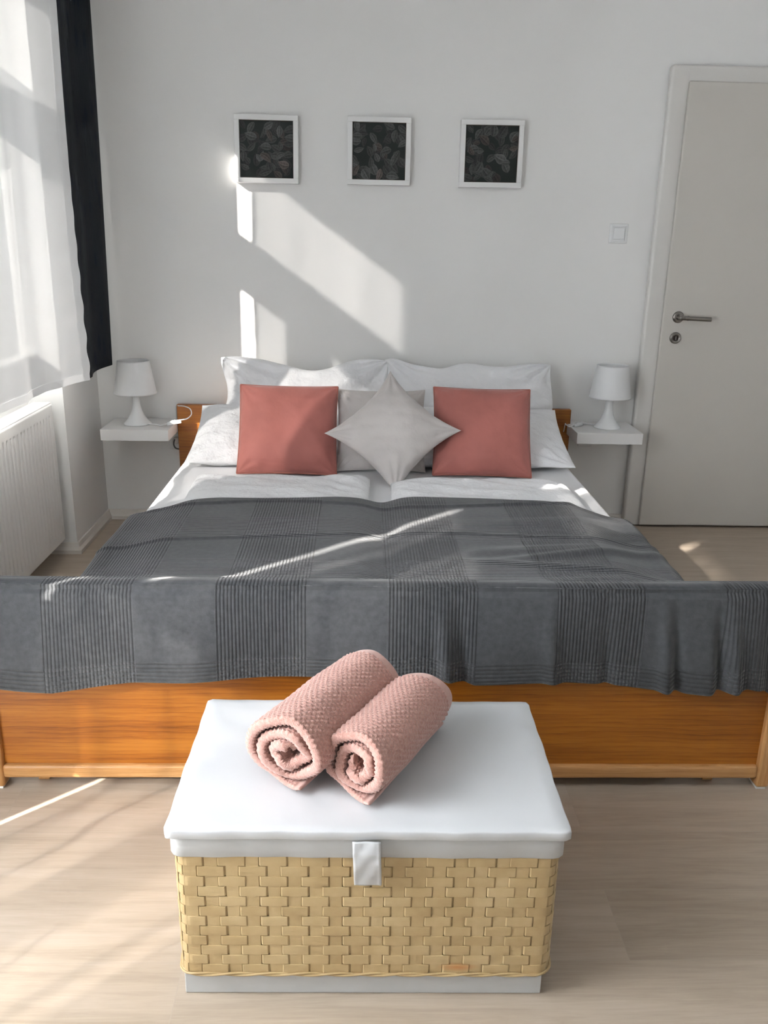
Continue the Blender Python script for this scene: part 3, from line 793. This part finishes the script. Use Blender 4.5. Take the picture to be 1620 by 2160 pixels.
duvet(.112, .775, -.900, 5, 'white folded duvet showing above the grey blanket, right half of bed')

# ------------------------------------------------------------------ grey blanket
def blanket():
    na, nt_ = 420, 330
    HW = 1.10                                   # half width along the cloth
    a = np.linspace(-HW, HW, na)
    hem_x = np.array([-1.3, -.855, -.721, -.539, -.29, -.062, .166, .213, .282, .49, .702, .856, .94, .984, 1.05, 1.3])
    hem_z = np.array([.318, .309, .300, .322, .331, .338, .350, .336, .318, .326, .305, .297, .318, .306, .270, .26])
    # centre-line profile along t: (distance from foot hem, y, z)
    key = [(0, -2.182, .325), (.10, -2.180, .425), (.185, -2.176, .510), (.215, -2.172, .540), (.232, -2.160, .555), (.255, -2.135, .562), (.285, -2.105, .556),
           (.315, -2.078, .540), (.35, -2.04, .519), (.42, -1.97, .508), (.62, -1.77, .508), (.85, -1.54, .510), (1.05, -1.34, .512), (1.10, -1.29, .511)]
    K = np.array(key); t = np.concatenate([np.linspace(0, .2, 60), np.linspace(.2, .36, 110)[1:], np.linspace(.36, 1.10, nt_-169)[0:]])
    t = np.unique(t); nt2 = len(t)
    def sm(x): x = np.clip(x, 0, 1); return x*x*(3-2*x)
    yc = np.interp(t, K[:, 0], K[:, 1]); zc = np.interp(t, K[:, 0], K[:, 2])
    ker = np.hanning(9); ker /= ker.sum()
    A, Tm = np.meshgrid(a, t, indexing='ij')
    Yc = np.broadcast_to(yc, A.shape).copy(); Zc = np.broadcast_to(zc, A.shape).copy()
    front = 1-sm((Tm-.215)/.05); bedk = sm((Tm-.30)/.075)
    # cross-sections
    def cross(A, flat, R, tilt):
        s = np.sign(A); q = np.abs(A); X = np.where(q < flat, q, 0); D = np.zeros_like(q)
        th = np.clip((q-flat)/R, 0, PI/2*tilt); arc = q > flat
        X = np.where(arc, flat+R*np.sin(th), X); D = np.where(arc, R*(1-np.cos(th)), D)
        rest = np.clip(q-flat-R*PI/2*tilt, 0, None)
        X = X+rest*np.cos(PI/2*tilt)*arc; D = D+rest*np.sin(PI/2*tilt)*arc
        return s*X, D
    Xb, Db = cross(A, .775, .045, .93)
    Xr, Dr = cross(A, .985, .030, .85)
    Xf = A*1.0
    X = Xr*(1-bedk)+Xb*bedk; D = Dr*(1-bedk)+Db*bedk
    # duvet valley between the two duvets, and blanket lying a little lower towards its sides
    Xw = X+BX
    valley = np.exp(-((Xw-.076)/.050)**2)*.013+.026*sm((np.abs(X)-.60)/.16)
    Z = Zc-D-valley*bedk
    Y = Yc.copy()
    # head edge: slants back at both sides
    sl = sm((np.abs(X)-.50)/.35)*.13*sm((Tm-.55)/.55); Y -= sl
    Y += sm((Tm-.8)/.3)*(.018*np.sin(Xw*6.5+.8)-.030*np.exp(-((Xw-.06)/.09)**2))
    # the wrinkles of the bed top
    P = np.stack([Xw*3.0, Y*7.0], -1)
    onbed = bedk*(D < .02)
    wr = vnoise(P, 4, 3)*.0038
    P2 = np.stack([Xw*5+Y*3, Y*26+1.2*np.sin(Xw*5)], -1)
    wr += np.clip(vnoise(P2, 8, 2), 0, 1.2)**2*.0050*sm((Xw+.1)/.5+.35)
    wr += .006*np.exp(-((Y+1.36+.02*np.sin(Xw*7))/.010)**2)+.005*np.exp(-((Y+1.67-.03*np.sin(Xw*4+1)-.03*Xw)/.009)**2)
    wr += .010*np.exp(-((Y+1.80-.25*(Xw-.6))/.022)**2)*np.exp(-((Xw-.62)/.22)**2)+.009*np.exp(-((Y+1.93+.18*(Xw-.7))/.018)**2)*np.exp(-((Xw-.6)/.25)**2)
    Z = Z+wr*onbed+.0015*vnoise(P*2, 6, 2)*(1-front)
    # side drops: soft flutes
    Xs = np.sign(A)*np.clip(D, 0, .3)*.10*np.sin(Y*17+1.0*np.sign(A))*bedk
    X = X+Xs; Xw = X+BX
    # front drop: rescale to reach the hem line, add folds
    hz = np.interp(Xw, hem_x, hem_z)
    top = .540; k = np.clip((.215-Tm)/.215, 0, 1)
    Zfront = top+(hz-top)*k-Dr*.8
    Z = np.where(Tm < .215, Zfront+0*Z, Z)
    Xf_ = BX+A*.985+.010*np.sin(A*9)*k
    fold = .010*np.sin(Xw*7.5+.5)+.006*np.sin(Xw*15+1.0)
    fr = sm((Xw+.1)/.35)
    for c0, wd, amp in ((.205, .018, .020), (.247, .014, -.010), (.46, .020, .014), (.595, .016, -.012), (.735, .014, .018), (.765, .012, -.014), (.868, .014, -.026), (.90, .012, .018), (.99, .02, -.02), (-.93, .04, -.02)):
        cc = c0+.02*(k-.5)*np.sign(c0)
        fold = fold+amp*np.exp(-((Xw-cc)/wd)**2)
    fold = fold+.012*np.exp(-((Xw+.38)/.10)**2)
    Y = Y-np.where(Tm < .26, sm((.26-Tm)/.26)*(fold*1.0+.006), 0)-.002*vnoise(np.stack([Xw*20, Z*14], -1), 5, 2)*front
    Y = np.where(Tm < .26, np.minimum(Y, FY-.0125), Y)
    V = np.stack([Xw, Y, Z], -1).reshape(-1, 3); UV = np.stack([A+BX, Tm], -1).reshape(-1, 2)
    o = mesh_obj('blanket', V, grid_faces(na, nt2), M_blanket, None, True, uv=UV)
    md = o.modifiers.new('s', 'SOLIDIFY'); md.thickness = .0022; md.offset = 1
    return tag(o, 'charcoal grey blanket with ribbed bands spread over the bed and footboard', 'blanket')
blanket()

# ------------------------------------------------------------------ woven chest
CX, CY, CROT = .023, -2.574, -.010
chest = tag(empty('storage_chest', (CX, CY, 0), (0, 0, CROT)), 'woven bamboo storage chest with padded white lid at the foot of the bed', 'chest')
def rrect(hx, hy, r, n=10):
    P = []
    for cx, cy, a0 in ((hx-r, -hy+r, -PI/2), (hx-r, hy-r, 0), (-hx+r, hy-r, PI/2), (-hx+r, -hy+r, PI)):
        for i in range(n+1): a = a0+PI/2*i/n; P.append((cx+r*math.cos(a), cy+r*math.sin(a)))
    return np.array(P)
def resample(P, n):
    Q = np.vstack([P, P[:1]]); d = np.r_[0, np.cumsum(np.linalg.norm(np.diff(Q, axis=0), axis=1))]
    s = np.linspace(0, d[-1], n, endpoint=False); X = np.interp(s, d, Q[:, 0]); Y = np.interp(s, d, Q[:, 1])
    T = np.stack([np.roll(X, -1)-np.roll(X, 1), np.roll(Y, -1)-np.roll(Y, 1)], 1); T /= np.linalg.norm(T, axis=1)[:, None]
    return np.stack([X, Y], 1), np.stack([T[:, 1], -T[:, 0]], 1), d[-1]
HX, HY = .341, .203
bz0, bz1 = .052, .312
path = rrect(HX, HY, .030)
NS = 58; per = 26; P, N, L = resample(path, NS*per)
V, Fc, tone = [], [], []
rows = 12; rh = (bz1-bz0)/rows
# horizontal strips (one closed band per row), passing over and under the stakes
for r in range(rows):
    z0 = bz0+r*rh+.0007; z1 = bz0+(r+1)*rh-.0007; base = len(V); tn = rng.uniform(0, 1)
    prof = [(-.0011, z0), (.0003, z0+.0004), (.0005, (z0+z1)/2), (.0003, z1-.0004), (-.0011, z1)]
    for i in range(len(P)):
        t = ((i/per+r) % 2); dist = abs(t-1.0)        # distance, in stakes, to the nearest stake this strip passes behind
        k = min(1, max(0, (dist-.30)/.09)); w = -1.25+2.25*k*k*(3-2*k)
        for dn, z in prof:
            V.append((P[i, 0]+N[i, 0]*(dn+.0013*w), P[i, 1]+N[i, 1]*(dn+.0013*w), z)); tone.append(tn)
    m = len(prof)
    for i in range(len(P)):
        j = (i+1) % len(P)
        for q in range(m-1): Fc.append((base+i*m+q, base+j*m+q, base+j*m+q+1, base+i*m+q+1))
# upright stakes
for s in range(NS):
    ic = s*per; hw = .0112; base = len(V); tn = rng.uniform(0, 1); hw *= rng.uniform(.95, 1.05)
    c = P[ic]; nn = N[ic]; tt = np.array([-nn[1], nn[0]]); nzv = rows*8
    jit = rng.uniform(-.001, .001)
    for q in range(nzv+1):
        z = bz0+(bz1-bz0)*q/nzv; rr = q/8-.5
        w = .12*math.cos(s*PI+rr*PI)-.05
        for du, dn in ((-hw, -.0006), (-hw*.95, .0004), (0, .0006), (hw*.95, .0004), (hw, -.0006)):
            p = c+tt*(du+jit)+nn*(dn+.0011*w); V.append((p[0], p[1], z)); tone.append(tn)
    for q in range(nzv):
        for k in range(4): Fc.append((base+q*5+k, base+q*5+k+1, base+(q+1)*5+k+1, base+(q+1)*5+k))
body = mesh_obj('woven_body', V, Fc, M_straw, chest, False)
body['label'] = 'natural bamboo strips in plain weave'
at = body.data.attributes.new('tone', 'FLOAT', 'POINT'); at.data.foreach_set('value', np.array(tone, dtype=np.float32))
# twisted rim along the bottom edge
Pq, Nq, Lq = resample(rrect(HX+.001, HY+.001, .030), 120)
V = []; rims = []
for ph0 in (0, PI):
    rims.append([(Pq[i, 0]+Nq[i, 0]*(.002+.0015*math.cos(i*.9+ph0)), Pq[i, 1]+Nq[i, 1]*(.002+.0015*math.cos(i*.9+ph0)), bz0+.0005+.0025*math.sin(i*.9+ph0)) for i in range(120)])
tube('bottom_rim', rims[0], .0022, M_straw, chest, closed=True, n=6, sub=2)
tube('bottom_rim', rims[1], .0022, M_straw, chest, closed=True, n=6, sub=2)
box_obj('base_board', (-.334, .326, -HY+.004, HY-.004, .0006, .0485), M_liner, chest, bev=.002)
# inner lining so that nothing shows through the weave
box_obj('inner_box', (-HX+.013, HX-.013, -HY+.013, HY-.013, .045, .345), M_straw, chest)
def soft_box(name, hx, hy, z0, z1, r, bev, mat, dome=0.0, seed=1, parent=None):
    prof = [(-bev, z0), (0, z0+bev), (0, z1-bev*1.6), (-bev*.35, z1-bev*.6), (-bev*1.3, z1)]
    n = 200; V = []; Fc = []
    for dn, z in prof:
        Pp, Nn, _ = resample(rrect(hx+dn, hy+dn, max(.003, r+dn)), n)
        for i in range(n):
            wv = .0008*math.sin(i*.31+seed)+.0006*math.sin(i*.83)
            V.append((Pp[i, 0]+Nn[i, 0]*wv, Pp[i, 1]+Nn[i, 1]*wv, z))
    m = len(prof)
    for k in range(m-1):
        for i in range(n): Fc.append((k*n+i, k*n+(i+1) % n, (k+1)*n+(i+1) % n, (k+1)*n+i))
    Fc.append(tuple(range(n-1, -1, -1)))
    # domed top by shrinking rings
    last = (m-1)*n; rings = 14; top = [V[last+i] for i in range(n)]
    for q in range(1, rings+1):
        f = 1-q/(rings+.0)
        base = len(V)
        if q == rings:
            V.append((0, 0, z1+dome)); 
            for i in range(n): Fc.append((last+i, last+(i+1) % n, base))
            break
        for i in range(n):
            x, y, z = top[i]; V.append((x*f, y*f, z1+dome*(1-f**3)+.0007*math.sin(x*f*40+seed)*math.sin(y*f*30)))
        for i in range(n): Fc.append((last+i, last+(i+1) % n, base+(i+1) % n, base+i))
        last = base
    return mesh_obj(name, V, Fc, mat, parent, True)
soft_box('lid', .3505, .2175, .3565, .3745, .010, .0018, M_lid, dome=.0012, parent=chest)
soft_box('liner_band', .3455, .2075, .311, .3555, .022, .002, M_liner, parent=chest)
# pull strap
n = 40; V = []; sx0, sx1 = -.027, .0215
key = [(.000, .3560, -.2190), (.25, .335, -.2245), (.5, .315, -.2235), (.8, .285, -.2180), (1.0, .2620, -.2120)]
Kk = np.array(key)
for i in range(n):
    tt = i/(n-1); z = np.interp(tt, Kk[:, 0], Kk[:, 1]); y = np.interp(tt, Kk[:, 0], Kk[:, 2])
    for j in range(11):
        u = j/10; xx = sx0+(sx1-sx0)*u+.0035*tt
        e = .0012*math.exp(-((u-.04)/.05)**2)+.0012*math.exp(-((u-.96)/.05)**2)-.0006*math.exp(-((u-.12)/.03)**2)-.0006*math.exp(-((u-.90)/.03)**2)
        V.append((xx, y-e-.0007*math.sin(u*9+tt*11), z))
st = mesh_obj('pull_strap', V, grid_faces(n, 11), M_lid, chest, True)
md = st.modifiers.new('s', 'SOLIDIFY'); md.thickness = .004; md.offset = 1

# ------------------------------------------------------------------ rolled towels
def towel(front, ang, length, wdt, hgt, seed, tilt, label, turns=2.75, core=.016):
    e = tag(empty('rolled_towel', (front[0], front[1], .3765), (0, 0, ang)), label, 'towel', 'rolled pink towels on the chest')
    th = .0155                                    # cloth thickness
    R = .5; ns = 900; nl = int(length/.0021)
    th_end = turns*2*PI
    phi = np.linspace(0, th_end, ns)
    rad = core+(R*1-0)*0+np.linspace(0, 1, ns)    # placeholder, replaced below
    pitchr = (1-.20)/turns
    rr = .20+pitchr*phi/(2*PI)                     # normalised radius 0.2..1
    a0 = -PI/2-th_end+.45                          # outer end finishes at the bottom
    ang_ = a0+phi
    cx = rr*np.cos(ang_)*wdt/2; cz = rr*np.sin(ang_)*hgt/2
    sq = 1+.05*np.cos(4*ang_)*rr; cx *= sq; cz *= sq
    # flattened coils
    ca, sa = math.cos(tilt), math.sin(tilt); q = 1-.28*(1-rr)
    x1 = cx*ca+cz*sa; z1 = (-cx*sa+cz*ca)*q; cx = x1*ca-z1*sa; cz = x1*sa+z1*ca
    cx += .0022*np.sin(ang_*3+seed)+.0015*np.sin(ang_*5.3); cz += .002*np.sin(ang_*4+seed*2)
    d = np.stack([np.gradient(cx), np.gradient(cz)], 1); arc = np.r_[0, np.cumsum(np.linalg.norm(d, axis=1)[1:])]
    # even arc-length resample
    n2 = int(arc[-1]/.0021); s = np.linspace(0, arc[-1], n2)
    cx = np.interp(s, arc, cx); cz = np.interp(s, arc, cz); an = np.interp(s, arc, ang_)
    T = np.stack([np.gradient(cx), np.gradient(cz)], 1); T /= np.linalg.norm(T, axis=1)[:, None]; Nn = np.stack([T[:, 1], -T[:, 0]], 1)
    yl = np.linspace(0, length, nl); S, Yv = np.meshgrid(s, yl, indexing='ij')
    CXm = np.broadcast_to(cx[:, None], S.shape); CZm = np.broadcast_to(cz[:, None], S.shape)
    # coils slide a little past each other at the ends
    slide = .010*np.sin(an*1.0+seed)+.006*np.sin(an*2.3)-.010*np.exp(-((s-s[-1])/.05)**2)
    Yp = Yv+slide[:, None]*(1-2*Yv/length)*.8
    rowp, colp = .0088, .0094
    rowi = np.floor(Yv/rowp); f = .5+.5*np.cos(2*PI*(S/colp+.5*(rowi % 2))); g = np.sin(PI*(Yv/rowp-rowi))
    hemw = np.clip((Yv-(length-.026))/.002, 0, 1); hem2 = np.clip((S-(s[-1]-.014))/.002, 0, 1); flat = np.maximum(hemw, hem2)
    bumpv = (.0036*f*g)*(1-flat)
    endr = np.sqrt(np.clip(1-np.clip((.005-np.minimum(Yv, length-Yv))/.005, 0, 1)**2, 0, 1))
    tap = 1-.04*np.sin(PI*Yv/length*.5)*0
    lump = .0018*vnoise(np.stack([S*30, Yv*26], -1), seed, 2)
    lay = []
    for sd in (1, -1):
        off = sd*(th/2*(1-.45*flat)*(.25+.75*endr)+bumpv*endr)+lump
        X = CXm+Nn[:, 0][:, None]*off*1; Z = CZm+Nn[:, 1][:, None]*off
        lay.append(np.stack([X, Yp, Z], -1))
    zmin = min(l[..., 2].min() for l in lay)
    for l in lay:                                   # the weight of the roll presses its lower layers together
        h = l[..., 2]-zmin; l[..., 2] = zmin+np.where(h < .045, .045-(.045-h)*.55, h)
    zmin = min(l[..., 2].min() for l in lay)
    # settle the roll on the lid: flatten what would go below
    for l in lay:
        l[..., 2] -= zmin-.004
        zz = l[..., 2]; l[..., 2] = np.where(zz < .008, .0006+(zz/.008)*.0074*1.0, zz)
    ns2, nl2 = S.shape; N_ = ns2*nl2
    V = np.concatenate([lay[0].reshape(-1, 3), lay[1].reshape(-1, 3)]); Fg = np.array(grid_faces(ns2, nl2))
    Fc = [tuple(q) for q in Fg[:, ::-1]]+[tuple(q) for q in (Fg+N_)]
    for i in range(ns2-1):
        Fc += [(i*nl2, (i+1)*nl2, (i+1)*nl2+N_, i*nl2+N_), (i*nl2+nl2-1, i*nl2+nl2-1+N_, (i+1)*nl2+nl2-1+N_, (i+1)*nl2+nl2-1)]
    for j in range(nl2-1):
        Fc += [(j, j+N_, j+1+N_, j+1), ((ns2-1)*nl2+j, (ns2-1)*nl2+j+1, (ns2-1)*nl2+j+1+N_, (ns2-1)*nl2+j+N_)]
    o = mesh_obj('terry_roll', V, Fc, M_towel, e, True)
    o.data.materials.append(M_towel_hem)
    fl = flat.reshape(-1) > .5; fi = np.concatenate([fl, fl]); mi = np.zeros(len(o.data.polygons), dtype=np.int32)
    first = np.array([p[0] for p in Fc]); mi[fi[first]] = 1; o.data.polygons.foreach_set('material_index', mi)
    return e
towel((-.128, -2.682), math.radians(-31), .315, .160, .160, 2, .5, 'rolled dusty pink waffle towel, larger, on the left of the chest lid')
towel((.000, -2.712), math.radians(-30), .280, .146, .144, 5, .6, 'rolled dusty pink waffle towel, smaller, on the right of the chest lid', turns=2.5)
